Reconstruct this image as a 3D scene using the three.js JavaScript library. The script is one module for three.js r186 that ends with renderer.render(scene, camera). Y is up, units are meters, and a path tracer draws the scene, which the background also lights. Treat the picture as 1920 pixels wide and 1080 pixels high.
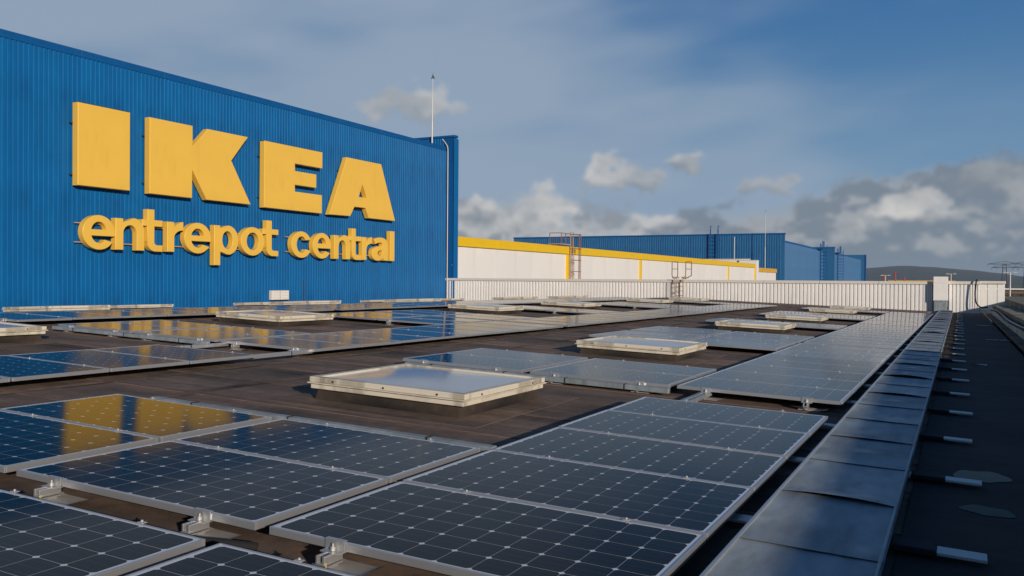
import * as THREE from 'three';
import { mergeGeometries } from 'three/addons/utils/BufferGeometryUtils.js';
import { RoundedBoxGeometry } from 'three/addons/geometries/RoundedBoxGeometry.js';
import { TextGeometry } from 'three/addons/geometries/TextGeometry.js';
import { FontLoader } from 'three/addons/loaders/FontLoader.js';

// ---------------------------------------------------------------- camera
const scene = new THREE.Scene();
const camera = new THREE.PerspectiveCamera(36.43, 16 / 9, 0.05, 30000);
camera.position.set(2.6295, 1.0669, 2.8687);
camera.rotation.set(-0.00975, 0.47259, 0.0075, 'YXZ');

// ---------------------------------------------------------------- noise helpers
let seed = 12345;
const rnd = () => { seed = (seed * 1664525 + 1013904223) >>> 0; return seed / 4294967296; };
const hash = (x, y) => { let h = (x * 374761393 + y * 668265263) | 0; h = (h ^ (h >>> 13)) * 1274126177 | 0; return ((h ^ (h >>> 16)) >>> 0) / 4294967296; };
function vnoise(x, y, px = 0, py = 0) {
  const xi = Math.floor(x), yi = Math.floor(y), fx = x - xi, fy = y - yi;
  const w = (a, p) => p ? ((a % p) + p) % p : a;
  const u = fx * fx * (3 - 2 * fx), v = fy * fy * (3 - 2 * fy);
  const a = hash(w(xi, px), w(yi, py)), b = hash(w(xi + 1, px), w(yi, py)), c = hash(w(xi, px), w(yi + 1, py)), d = hash(w(xi + 1, px), w(yi + 1, py));
  return a + (b - a) * u + (c - a) * v + (a - b - c + d) * u * v;
}
function fbm(x, y, o = 4, px = 0, py = 0) { let s = 0, a = .5, n = 0; for (let i = 0; i < o; i++) { s += a * vnoise(x, y, px, py); n += a; a *= .5; x *= 2; y *= 2; px *= 2; py *= 2; x += px ? 0 : 17.3; y += py ? 0 : 5.1; } return s / n; }
const clamp = (x, a = 0, b = 1) => Math.min(b, Math.max(a, x));
const sstep = (a, b, x) => { const t = clamp((x - a) / (b - a)); return t * t * (3 - 2 * t); };
const mix = (a, b, t) => a + (b - a) * t;
const mix3 = (a, b, t) => [mix(a[0], b[0], t), mix(a[1], b[1], t), mix(a[2], b[2], t)];

// ---------------------------------------------------------------- sky
function makeSky() {
  const W = 2048, H = 1024, data = new Float32Array(W * H * 4);
  const fw = [-Math.sin(.47259), -Math.cos(.47259)], rt = [Math.cos(.47259), -Math.sin(.47259)];
  // cumulus: azimuth right of the view axis, elevation, half width, half height (degrees), brightness
  const cl = [[-6.6, 11.0, 3.8, 1.5, .62], [6.3, 6.7, 2.3, 1.25, .75], [11.2, 7.4, 1.6, 1.0, .65], [8.6, 6.3, 1.6, .8, .25], [16.2, 5.8, 1.9, .75, .25],
    [2.0, 4.6, 2.6, 1.7, .95], [-2.6, 4.4, 2.0, 1.3, .75], [25.0, 4.3, 2.4, 1.7, 1.0], [29.0, 5.9, 3.2, 1.3, .3], [33, 6.3, 3, 1.8, .5], [9.5, 3.6, 2, 1, .75], [-34, 5, 4, 2, .8], [21, 2.9, 2.2, 1.0, .55]];
  for (let k = 0; k < 26; k++) cl.push([45 + k * 10.4 + rnd() * 6, 3 + rnd() * 6, 2 + rnd() * 3, 1 + rnd() * 1.4, .4 + rnd() * .5]);
  for (let j = 0; j < H; j++) for (let i = 0; i < W; i++) {
    const th = ((i + .5) / W - .5) * 2 * Math.PI, el = ((j + .5) / H - .5) * Math.PI, E = el * 180 / Math.PI;
    const dx = Math.cos(th), dz = Math.sin(th);
    let A = Math.atan2(dx * rt[0] + dz * rt[1], dx * fw[0] + dz * fw[1]) * 180 / Math.PI;
    let c;
    const e = Math.max(E, 0);
    const blue = mix3([.20, .385, .58], [.036, .165, .42], sstep(0, 22, e));
    const deep = mix3(blue, [.012, .055, .165], sstep(15, 50, e));
    // thin high veil: thick on the left, thinning out to the right
    const st = fbm(A * .05 + e * .09 + 40, e * .22 - A * .045 + 9, 4);
    const st2 = fbm(A * .02 + 3, e * .12 - A * .01 + 70, 3);
    let veil = sstep(.41, .84, st * .55 + st2 * .35 + (Math.abs(A) < 90 ? .32 * sstep(34, 6, A + e * .55) : .02 + .1 * sstep(-150, -90, A)));
    veil *= 1 - .7 * sstep(17, 27, A + (e - 9) * .4) * sstep(100, 60, A);
    veil *= mix(1, .08, sstep(18, 40, e));
    c = mix3(deep, [.37, .47, .605], veil * .9);
    if (E > -2 && E < 16) {
      const wx = fbm(A * .9 + 5, e * 1.4 + 2, 5) - .5, wy = fbm(A * .9 + 77, e * 1.4 + 31, 5) - .5;
      // bank on the horizon
      const top = 4.7 + 2.2 * (fbm(A * .13 + 8, 3.3, 3) - .5) + 1.5 * sstep(12, 26, A) * sstep(60, 30, A);
      const lump = fbm(A * .42 + wx * 1.6, e * .95 + wy * 1.6 + 50, 5);
      const ab = sstep(top + .55, top - .75, e + (lump - .5) * 3.6) * .92;
      const lit = sstep(.47, .68, lump + (e - top * .6) * .05) * (A < 9 ? .85 : .5);
      const bk = mix3(A < 9 ? [.33, .365, .41] : [.235, .285, .35], [.66, .65, .635], lit);
      c = mix3(c, bk, ab);
      for (const [ca, ce, cw, ch, br] of cl) {
        const da = A - ca, de = E - ce; if (Math.abs(da) > cw * 2 || Math.abs(de) > ch * 2.2) continue;
        const px = (da + wx * 2.6) / cw, py = (de + wy * 2.2) / (de > 0 ? ch : ch * .75);
        const s = 1 - px * px - py * py + (lump - .5) * .9;
        const al = sstep(.05, .75, s); if (al <= 0) continue;
        const sh = clamp(.52 + .55 * py + (lump - .5) * 1.5 + px * .12);
        c = mix3(c, mix3(br > .6 && br < .63 ? [.36, .40, .45] : [.25, .30, .36], mix3([.40, .43, .47], [.82, .80, .775], br), sh), al * mix(.7, .97, br));
      }
    }
    if (E < 0) c = mix3([.2, .23, .26], [.08, .08, .07], sstep(0, -8, E));
    const o = (j * W + i) * 4; data[o] = c[0]; data[o + 1] = c[1]; data[o + 2] = c[2]; data[o + 3] = 1;
  }
  const t = new THREE.DataTexture(data, W, H, THREE.RGBAFormat, THREE.FloatType);
  t.mapping = THREE.EquirectangularReflectionMapping; t.magFilter = t.minFilter = THREE.LinearFilter; t.wrapS = THREE.RepeatWrapping; t.needsUpdate = true; return t;
}
const sky = makeSky();
scene.background = sky; scene.environment = sky;

// ---------------------------------------------------------------- sun, exposure
const sunDir = new THREE.Vector3(3.083, 0.904, 2.345).normalize();
const sun = new THREE.DirectionalLight(new THREE.Color(1.0, .87, .72), 5.0);
sun.position.copy(sunDir).multiplyScalar(120); sun.target.position.set(-10, 0, -25);
sun.position.add(sun.target.position);
sun.castShadow = true; sun.shadow.mapSize.set(4096, 4096);
Object.assign(sun.shadow.camera, { left: -70, right: 70, top: 50, bottom: -40, near: 1, far: 400 });
scene.add(sun, sun.target);
const renderer = new THREE.WebGLRenderer({ antialias: true });
renderer.setSize(1024, 576);
renderer.toneMapping = THREE.LinearToneMapping;
renderer.toneMappingExposure = 0.80;
renderer.shadowMap.enabled = true;

// ---------------------------------------------------------------- object helpers
const taken = {};
function numbered(n) { const k = taken[n] = (taken[n] ?? -1) + 1; return k ? `${n}_${String(k).padStart(3, '0')}` : n; }
function tag(o, label, category, group) { o.userData = { ...o.userData, label, category }; if (group) o.userData.group = group; return o; }
function sh(m) { m.castShadow = m.receiveShadow = true; return m; }
function part(name, geo, mat, parent, x = 0, y = 0, z = 0) { const m = sh(new THREE.Mesh(geo, mat)); m.name = name; m.position.set(x, y, z); parent.add(m); return m; }
function thing(name, label, category, group, pos) { const g = new THREE.Group(); g.name = numbered(name); if (pos) g.position.copy(pos); scene.add(g); return tag(g, label, category, group); }
function single(name, geo, mat, label, category, group, pos) { const m = sh(new THREE.Mesh(geo, mat)); m.name = numbered(name); if (pos) m.position.copy(pos); scene.add(m); return tag(m, label, category, group); }
function struct(o, name) { o.name = numbered(name); o.userData.kind = 'structure'; scene.add(o); o.traverse(c => c.isMesh && sh(c)); return o; }
const V = (x, y, z) => new THREE.Vector3(x, y, z);
const box = (w, h, d, x = 0, y = 0, z = 0) => { const g = new THREE.BoxGeometry(w, h, d); g.translate(x, y, z); return g; };
const rbox = (w, h, d, r = .004, x = 0, y = 0, z = 0) => { const g = new RoundedBoxGeometry(w, h, d, 1, Math.min(r, w / 2.2, h / 2.2, d / 2.2)); g.translate(x, y, z); return g; };
const merge = a => mergeGeometries(a.map(g => g.index ? g.toNonIndexed() : g));
function bar(a, b, r = .02, seg = 6) { const d = V(b[0] - a[0], b[1] - a[1], b[2] - a[2]), L = d.length(); const g = new THREE.CylinderGeometry(r, r, L, seg); g.applyQuaternion(new THREE.Quaternion().setFromUnitVectors(V(0, 1, 0), d.normalize())); g.translate((a[0] + b[0]) / 2, (a[1] + b[1]) / 2, (a[2] + b[2]) / 2); return g; }
function tube(pts, r, n = 24, seg = 6) { return new THREE.TubeGeometry(new THREE.CatmullRomCurve3(pts.map(p => V(...p))), n, r, seg); }
function planarUV(g, s = 1, ou = 0, ov = 0) { // box-projected uv in metres
  if (g.index) g = g.toNonIndexed(); g.computeVertexNormals();
  const p = g.attributes.position, n = g.attributes.normal, uv = new Float32Array(p.count * 2);
  for (let i = 0; i < p.count; i++) {
    const ax = Math.abs(n.getX(i)), ay = Math.abs(n.getY(i)), az = Math.abs(n.getZ(i)); let a, b;
    if (ay >= ax && ay >= az) { a = p.getX(i); b = p.getZ(i); } else if (ax >= az) { a = p.getZ(i); b = p.getY(i); } else { a = p.getX(i); b = p.getY(i); }
    uv[2 * i] = a / s + ou; uv[2 * i + 1] = b / s + ov;
  }
  g.setAttribute('uv', new THREE.BufferAttribute(uv, 2)); return g;
}
// the roof frame: u to the right, v away, h up from the plane of the panel tops
const Qm = new THREE.Matrix4().set(.999372685, .0354152019, -6.8e-7, 0, -.0354146799, .999358059, .00541013, 0, .000192279, -.00540671, .999985365, 0, 0, 0, 0, 1);
const QQ = new THREE.Quaternion().setFromRotationMatrix(Qm);
const onRoof = (u, h, v) => V(u, h, -v).applyQuaternion(QQ);
const RIDGE = -12.66, HR = -.115;
// far slope, falling to the left of the ridge
const Q2 = new THREE.Quaternion().setFromEuler(new THREE.Euler(-.0054, 0, .0354, 'XYZ'));
const ridgeP = onRoof(RIDGE, HR, 0);
const onRoof2 = (u, h, v) => V(u - RIDGE, h - HR, -v).applyQuaternion(Q2).add(ridgeP);
function roofThing(name, label, category, group, u, h, v) { const g = thing(name, label, category, group, onRoof(u, h, v)); g.quaternion.copy(QQ); return g; }

// ---------------------------------------------------------------- textures
function tex(W, H, fn, srgb = true, rep = true) {
  const d = new Uint8Array(W * H * 4);
  for (let j = 0; j < H; j++) for (let i = 0; i < W; i++) { const c = fn(i, j), o = (j * W + i) * 4; for (let k = 0; k < 3; k++) d[o + k] = clamp(c[k], 0, 255); d[o + 3] = 255; }
  const t = new THREE.DataTexture(d, W, H); t.magFilter = THREE.LinearFilter; t.minFilter = THREE.LinearMipmapLinearFilter; t.generateMipmaps = true;
  if (rep) t.wrapS = t.wrapT = THREE.RepeatWrapping; if (srgb) t.colorSpace = THREE.SRGBColorSpace; t.needsUpdate = true; return t;
}
const feltTex = tex(1024, 1024, (i, j) => {           // 4 m of mineral felt: granules, dusty patches, streaks
  const x = i / 1024, y = j / 1024;
  const g = hash(i, j) * 22 - 11, m = (fbm(x * 60, y * 60, 2, 60, 60) - .5) * 22;
  const p = (fbm(x * 4, y * 4, 5, 4, 4) - .5) * 92, s = (fbm(x * 3, y * 34, 3, 3, 34) - .5) * 40;
  const w = hash(i >> 1, j >> 1) > .9985 ? 46 : 0, b = 86 + g + m + p + s + w;
  return [b * 1.12, b * .935, b * .81];
});
const feltBump = tex(512, 512, (i, j) => { const b = 110 + hash(i, j) * 70 + (fbm(i / 512 * 12, j / 512 * 12, 4, 12, 12) - .5) * 160; return [b, b, b]; }, false);
const galvTex = tex(512, 512, (i, j) => { const x = i / 512, y = j / 512; const b = 148 + (fbm(x * 30, y * 9, 3, 30, 9) - .5) * 42 + (fbm(x * 4, y * 4, 4, 4, 4) - .5) * 60 + (hash(i, j) - .5) * 16; return [b * .96, b * 1.0, b * 1.02]; });
const galvRough = tex(256, 256, (i, j) => { const b = 125 + (fbm(i / 256 * 8, j / 256 * 8, 4, 8, 8) - .5) * 130; return [b, b, b]; }, false);
const paintTex = tex(512, 512, (i, j) => { const x = i / 512, y = j / 512; const b = 236 + (fbm(x * 40, y * 3, 3, 40, 3) - .5) * 26 + (fbm(x * 5, y * 5, 4, 5, 5) - .5) * 26 + (hash(i, j) - .5) * 6; return [b, b, b]; });
const dirtTex = tex(512, 512, (i, j) => { const x = i / 512, y = j / 512; const d = sstep(.52, .8, fbm(x * 16, y * 3, 4, 16, 3)) * 46 + sstep(.55, .8, fbm(x * 9, y * 9, 4, 9, 9)) * 30; const b = 240 - d + (hash(i, j) - .5) * 6; return [b, b * .985 - d * .03, b * .955 - d * .1]; });
const cleanTex = tex(512, 512, (i, j) => { const x = i / 512, y = j / 512; const d = sstep(.58, .85, fbm(x * 12, y * 3, 4, 12, 3)) * 9; const b = 247 - d * .6 + (fbm(x * 5, y * 5, 4, 5, 5) - .5) * 9 + (hash(i, j) - .5) * 3; return [b, b - d * .05, b - d * .14]; });
const cellTex = tex(128, 128, (i, j) => { // mono cell: three busbars and faint fingers
  const y = j / 128; let bus = 0; for (const q of [1 / 6, .5, 5 / 6]) bus = Math.max(bus, 1 - Math.abs(y - q) * 128 / .9);
  const f = (i % 3 === 0 ? 3 : 0), n = (hash(i, j) - .5) * 3; const b = 17 + f + n; return bus > 0 ? [mix(b, 92, bus), mix(b + 2, 98, bus), mix(b + 8, 106, bus)] : [b * .82, b * .92, b * 1.28];
}, true, false);
const cellTexB = tex(128, 128, (i, j) => { const y = j / 128; let bus = 0; for (const q of [1 / 6, .5, 5 / 6]) bus = Math.max(bus, 1 - Math.abs(y - q) * 128 / .9); const f = (i % 3 === 0 ? 3 : 0), n = (hash(i + 500, j) - .5) * 3; const b = 15 + f + n; return bus > 0 ? [mix(b, 88, bus), mix(b + 2, 92, bus), mix(b + 8, 98, bus)] : [b * .9, b * .92, b * 1.12]; }, true, false);
const gridTex = tex(1640, 992, (i, j) => { // a whole laminate for panels too far away to show single cells
  const x = i / 1000 - .03, y = j / 1000 - .022; if (x < 0 || y < 0 || x > 1.58 || y > .948) return [205, 208, 212];
  const a = (x / .158) % 1 * .158, b = (y / .158) % 1 * .158, ea = Math.min(a, .158 - a), eb = Math.min(b, .158 - b);
  if (ea < .0012 || eb < .0012 || ea + eb < .0155) return [205, 208, 212];
  for (const q of [1 / 6, .5, 5 / 6]) if (Math.abs(b - q * .158) < .0008) return [86, 92, 102];
  return [16, 19, 26];
}, true, false);
const concTex = tex(512, 512, (i, j) => { const x = i / 512, y = j / 512; const b = 138 + (fbm(x * 8, y * 8, 5, 8, 8) - .5) * 90 + (hash(i, j) - .5) * 30; return [b, b * .95, b * .86]; });
const fieldTex = tex(512, 512, (i, j) => { const x = i / 512, y = j / 512; const p = fbm(x * 8, y * 8, 5, 8, 8), q = fbm(x * 3, y * 3, 3, 3, 3); const g = sstep(.4, .6, q); const n = (p - .5) * 60; return [mix(92, 78, g) + n, mix(84, 92, g) + n, mix(62, 52, g) + n * .7]; });

// ---------------------------------------------------------------- materials
const std = (o) => new THREE.MeshStandardMaterial(o);
const rgb = (r, g, b) => new THREE.Color().setRGB(r, g, b);
const M = {
  felt: [0, 1, 2].map(k => std({ map: feltTex, bumpMap: feltBump, bumpScale: .0025, roughness: .93, color: rgb([1.05, .92, 1.16][k], [1.02, .9, 1.11][k], [1, .9, 1.06][k]) })),
  feltDark: std({ map: feltTex, bumpMap: feltBump, bumpScale: .003, roughness: .85, color: rgb(.5, .5, .47) }),
  feltFlash: std({ map: feltTex, bumpMap: feltBump, bumpScale: .002, roughness: .85, color: rgb(1.0, .98, .88) }),
  shadeFelt: std({ map: feltTex, bumpMap: feltBump, bumpScale: .002, roughness: .9, color: rgb(.2, .21, .23) }),  // felt colour darkened to paint the shade right of the tray
  alu: std({ color: rgb(.58, .58, .58), roughness: .38, metalness: .75 }),
  aluDull: std({ color: rgb(.58, .57, .55), roughness: .5, metalness: .6 }),
  galv: new THREE.MeshPhysicalMaterial({ map: galvTex, roughnessMap: galvRough, roughness: 1.25, metalness: .1, specularIntensity: .5, color: rgb(1.08, 1.12, 1.12) }),
  galvRail: std({ map: galvTex, roughness: .5, metalness: .45, color: rgb(1.15, 1.2, 1.2) }),
  sheet: new THREE.MeshPhysicalMaterial({ color: rgb(.72, .74, .76), roughness: .12, ior: 1.3 }),
  cell: [new THREE.MeshPhysicalMaterial({ map: cellTex, roughness: .09, ior: 1.15 }), new THREE.MeshPhysicalMaterial({ map: cellTexB, roughness: .09, ior: 1.15 })],
  grid: new THREE.MeshPhysicalMaterial({ map: gridTex, roughness: .1, ior: 1.24 }),
  cream: std({ map: dirtTex, color: rgb(.74, .70, .61), roughness: .45 }),
  dome: new THREE.MeshPhysicalMaterial({ map: cleanTex, color: rgb(.56, .58, .60), roughness: .16, ior: 1.5 }),
  rubber: std({ color: rgb(.012, .012, .012), roughness: .85 }),
  blue: [0, 1, 2].map(k => new THREE.MeshPhysicalMaterial({ map: paintTex, color: rgb(.002, [.136, .128, .143][k], [.385, .37, .40][k]), roughness: .5, specularIntensity: .45 })),
  blueTrim: new THREE.MeshPhysicalMaterial({ map: paintTex, color: rgb(.003, .10, .32), roughness: .5, specularIntensity: .5 }),
  farBlue: [0, 1].map(k => std({ map: paintTex, color: rgb(.02, [.15, .142][k], [.36, .345][k]), roughness: .5 })),
  white: [0, 1, 2].map(k => std({ map: cleanTex, color: rgb([.88, .86, .89][k], [.865, .845, .875][k], [.835, .82, .845][k]), roughness: .5 })),
  whiteCap: std({ map: cleanTex, color: rgb(.70, .675, .62), roughness: .5 }),
  facade: [0, 1].map(k => std({ map: cleanTex, color: rgb([.86, .84][k], [.83, .81][k], [.80, .785][k]), roughness: .55 })),
  yellow: std({ map: cleanTex, color: rgb(.87, .53, .075), roughness: .42 }),
  yellowEdge: std({ map: paintTex, color: rgb(.80, .44, .025), roughness: .45 }),
  band: std({ map: cleanTex, color: rgb(.84, .53, .005), roughness: .5 }),
  rust: std({ map: dirtTex, color: rgb(.30, .16, .10), roughness: .75 }),
  rustLight: std({ map: dirtTex, color: rgb(.52, .36, .27), roughness: .7 }),
  steelDark: std({ color: rgb(.05, .05, .055), roughness: .5, metalness: .5 }),
  conc: std({ map: concTex, roughness: .9, color: rgb(.85, .82, .72) }),
  field: std({ map: fieldTex, roughness: 1, color: rgb(.75, .75, .7) }),
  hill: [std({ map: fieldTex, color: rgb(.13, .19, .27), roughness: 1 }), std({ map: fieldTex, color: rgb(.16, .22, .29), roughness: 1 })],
  water: new THREE.MeshPhysicalMaterial({ color: rgb(.01, .013, .016), roughness: .12, ior: 1.05 }),
  paper: std({ color: rgb(.7, .7, .7), roughness: .8 }),
  label: std({ color: rgb(.8, .8, .8), roughness: .5 }),
  wire: std({ color: rgb(.65, .52, .05), roughness: .5 }),
  red: std({ color: rgb(.45, .06, .03), roughness: .6 }),
  lampHead: std({ color: rgb(.7, .65, .55), roughness: .4 }),
};
// ---------------------------------------------------------------- the ground and the hills
{
  const g = new THREE.PlaneGeometry(24000, 24000, 1, 1); g.rotateX(-Math.PI / 2);
  for (let i = 0; i < 4; i++) g.attributes.uv.setXY(i, g.attributes.uv.getX(i) * 80, g.attributes.uv.getY(i) * 80);
  const m = new THREE.Mesh(g, M.field); m.position.y = -9.4; struct(m, 'ground');
  const hill = (r, a0, a1, prof, mat, depth) => { // a ridge standing r metres off, azimuth in degrees right of the view axis
    const n = 160, rows = 7, pos = [], idx = [], uv = [];
    for (let j = 0; j <= rows; j++) for (let i = 0; i <= n; i++) {
      const t = i / n, a = (a0 + (a1 - a0) * t) * Math.PI / 180 - .47259, d = r + (j / rows) * depth, k = Math.sin(Math.PI * .5 * Math.min(1, j / 5));
      const h = prof(t) * k * (j > 5 ? .9 : 1) * (1 + .10 * (fbm(t * 26, j * .9 + r * .01, 4) - .5));
      pos.push(2.6 + Math.sin(a) * d, -9.8 + h, 2.9 - Math.cos(a) * d); uv.push(t * 24, j * .8);
      if (i < n && j < rows) { const q = j * (n + 1) + i; idx.push(q, q + 1, q + n + 1, q + 1, q + n + 2, q + n + 1); }
    }
    const G = new THREE.BufferGeometry(); G.setAttribute('position', new THREE.Float32BufferAttribute(pos, 3)); G.setAttribute('uv', new THREE.Float32BufferAttribute(uv, 2)); G.setIndex(idx); G.computeVertexNormals();
    const mm = new THREE.Mesh(G, mat); mm.material.side = THREE.DoubleSide; struct(mm, 'hill');
  };
  const bump = (t, c, w) => Math.exp(-((t - c) ** 2) / (w * w));
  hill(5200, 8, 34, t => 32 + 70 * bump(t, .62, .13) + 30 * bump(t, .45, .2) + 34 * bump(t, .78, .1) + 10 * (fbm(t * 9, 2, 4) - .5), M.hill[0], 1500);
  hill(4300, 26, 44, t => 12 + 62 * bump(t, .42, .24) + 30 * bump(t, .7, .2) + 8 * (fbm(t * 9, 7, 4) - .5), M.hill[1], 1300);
}

// ---------------------------------------------------------------- the roof
function tilted(g) { g.quaternion.copy(QQ); return g; }
{
  const roof = new THREE.Group();
  const v0 = -7, v1 = 47.5, w = 1.0, U0 = RIDGE, U1 = 3.75, L = U1 - U0;
  const geos = [];
  for (let k = 0; k < 7; k++) { // one sheet of felt, its near edge lapped 5 mm over the next
    const g = box(L, .006, w + .09, 0, 0, 0); const p = g.attributes.position;
    for (let i = 0; i < p.count; i++) { const z = p.getZ(i); p.setY(i, p.getY(i) + (z > 0 ? .006 : 0)); }
    geos.push(planarUV(g, 4, k * .37, k * .61));
  }
  let n = 0;
  for (let v = v0; v < v1 - .01; v += w, n++) {
    const m = part('felt_sheet', geos[(n * 3) % 7], M.felt[(n * 5 + (n >> 2)) % 3], roof);
    m.position.copy(onRoof((U0 + U1) / 2, HR - .006, v + w / 2)); m.quaternion.copy(QQ); if (n % 2) m.rotateY(.0006 * ((n % 5) - 2));
  }
  const left = new THREE.Mesh(planarUV(box(16.2, .02, v1 - v0 + 1), 4), M.felt[1]); left.name = 'far_slope'; left.position.copy(onRoof2(RIDGE - 8.1, HR - .013, (v0 + v1) / 2)); left.quaternion.copy(Q2); roof.add(left);
  const deck = new THREE.Mesh(planarUV(box(L, .3, v1 - v0 + 1), 4), M.feltDark); deck.name = 'roof_deck'; deck.position.copy(onRoof((U0 + U1) / 2, HR - .17, (v0 + v1) / 2)); deck.quaternion.copy(QQ); roof.add(deck);
  struct(roof, 'roof');
}
{ // near-black sheets added along the right-hand side, painting in its shade
  for (let k = 0; k < 11; k++) { const m = new THREE.Mesh(planarUV(rbox(1.34, .006, 5.04, .002), 4, k * .23, k * .41), M.shadeFelt); m.position.copy(onRoof(3.06, HR + .0055 + .0007 * (k % 2), -6 + 2.5 + k * 5)); m.quaternion.copy(QQ); struct(m, 'painted_shade_strip'); }
}
// bitumen walkway seams, raised strips lying on the felt
for (const [a, b, k] of [[[-3.62, 1.0], [-4.35, 46], 0], [[-4.75, 1.0], [-4.62, 46], 1]]) {
  const L = Math.hypot(b[0] - a[0], b[1] - a[1]);
  const g = planarUV(rbox(.11, .006, L, .002), 4, .3 * k); const m = sh(new THREE.Mesh(g, M.feltFlash)); m.position.copy(onRoof((a[0] + b[0]) / 2, HR + .006, (a[1] + b[1]) / 2)); m.quaternion.copy(QQ); m.rotateY(Math.atan2(b[0] - a[0], b[1] - a[1]) * -1);
  struct(m, 'felt_seam');
}
// ---------------------------------------------------------------- corrugated sheets
function corr(width, ribs, y0, y1, crown, side, depth, x0 = 0) { // local x along the wall, +z outward
  const p = width / ribs, P = []; const va = (p - crown - 2 * side);
  for (let k = 0; k < ribs; k++) { const b = k * p; P.push([b, 0], [b + va / 2, 0], [b + va / 2 + side, depth], [b + va / 2 + side + crown, depth], [b + va / 2 + 2 * side + crown, 0]); }
  P.push([width, 0]);
  const pos = [], uv = [];
  for (let i = 0; i + 1 < P.length; i++) { const [xa, za] = P[i], [xb, zb] = P[i + 1]; if (xb - xa < 1e-6 && za === zb) continue;
    const q = [[xa, y0, za], [xb, y0, zb], [xb, y1, zb], [xa, y0, za], [xb, y1, zb], [xa, y1, za]]; for (const [x, y, z] of q) { pos.push(x, y, z); uv.push((x + x0) / 4, y / 4); } }
  const g = new THREE.BufferGeometry(); g.setAttribute('position', new THREE.Float32BufferAttribute(pos, 3)); g.setAttribute('uv', new THREE.Float32BufferAttribute(uv, 2)); g.computeVertexNormals(); return g;
}
// ---------------------------------------------------------------- the blue hall with the sign
const WX = -28.1;
{
  const t = thing('blue_warehouse', 'tall blue corrugated warehouse wall carrying the big yellow sign letters', 'building', null, V(WX, 0, 0));
  const W = 1.0, gs = [0, 1.3, 2.1, 3.4].map(o => corr(W, 5, -3, 9.66, .11, .022, .03, o));
  let n = 0;
  for (let z = 12; z > -47.2; z -= W, n++) { const m = part('cladding_sheet', gs[(n * 3) % 4], M.blue[(n * 7 + (n >> 1)) % 3], t); m.rotation.y = Math.PI / 2; m.position.set(0, 0, z); }
  // coping along the top
  for (let z = 12; z > -47.2; z -= 4) { const L = Math.min(4, z + 47.35); part('coping', rbox(.5, .28, L - .012, .015), M.blueTrim, t, -.2, 9.78, z - L / 2); }
  part('wall_core', box(.2, 12.6, 59.2), M.blueTrim, t, -.13, 3.3, -17.6);
  part('roof_body', box(40, .3, 59.2), M.feltDark, t, -20.4, 9.4, -17.6);
  const fire = part('fire_wall', rbox(24, 13.6, .34, .02), M.blueTrim, t, -11.4, 3.72, -47.62);
  part('fire_wall_cap', rbox(24.1, .16, .46, .02), M.blueTrim, t, -11.38, 10.6, -47.62);
  part('fire_wall_flange', rbox(.07, 13.4, .52, .015), M.blue[2], t, .63, 3.75, -47.66);
  const fg = corr(1.0, 5, 9.7, 10.5, .11, .022, .03);
  for (let k = 0; k < 14; k++) part('cladding_sheet', fg, M.blue[k % 3], t, -1.2 - k, 0, -47.42);
  // downpipe in the corner
  const dp = part('downpipe', merge([bar([.16, -.6, -47.36], [.16, 9.55, -47.36], .03, 10), tube([[.16, 9.5, -47.36], [.14, 9.9, -47.34], [-.1, 10.25, -47.36], [-.3, 10.45, -47.4]], .03, 12, 8)]), M.whiteCap, t);
  part('screw', new THREE.SphereGeometry(.03, 6, 4), M.alu, dp, .5, 2, -47.42);
}
// lightning rod
{
  const t = thing('lightning_rod', 'slender white lightning rod on the corner of the blue warehouse', 'lightning rod', null, V(-29.1, 9.5, -47.2));
  part('pole', merge([bar([0, 0, 0], [0, 2.2, -.02], .05, 8), bar([0, 2.2, -.02], [0, 3.8, -.04], .035, 8), bar([0, 3.8, -.04], [0, 5.05, -.06], .02, 8)]), M.whiteCap, t);
  part('tip', merge([bar([0, 5.0, -.06], [0, 5.4, -.06], .02), ...[0, 1, 2, 3].map(k => bar([0, 5.28, -.06], [.13 * Math.cos(k * 1.57), 5.05, -.06 + .13 * Math.sin(k * 1.57)], .018))]), M.steelDark, t);
}
// wall vents
for (const [z, w] of [[-30.78, .6], [-31.44, .6]]) {
  const t = thing('wall_vent', z > -31 ? 'nearer of two small white vent boxes low on the blue wall' : 'farther of two small white vent boxes low on the blue wall', 'vent', 'vent boxes on the blue wall', V(WX + .16, .19, z));
  part('housing', rbox(.2, .48, w, .02), M.whiteCap, t); for (let k = -2; k <= 2; k++) part('louvre', box(.02, .03, w * .8), M.white[0], t, .108, k * .08, 0);
}
single('conduit_pipe', bar([WX + .07, -.4, -33.1], [WX + .07, 1.0, -33.1], .025), M.steelDark, 'thin dark conduit rising on the blue wall beside the vents', 'pipe');

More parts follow.
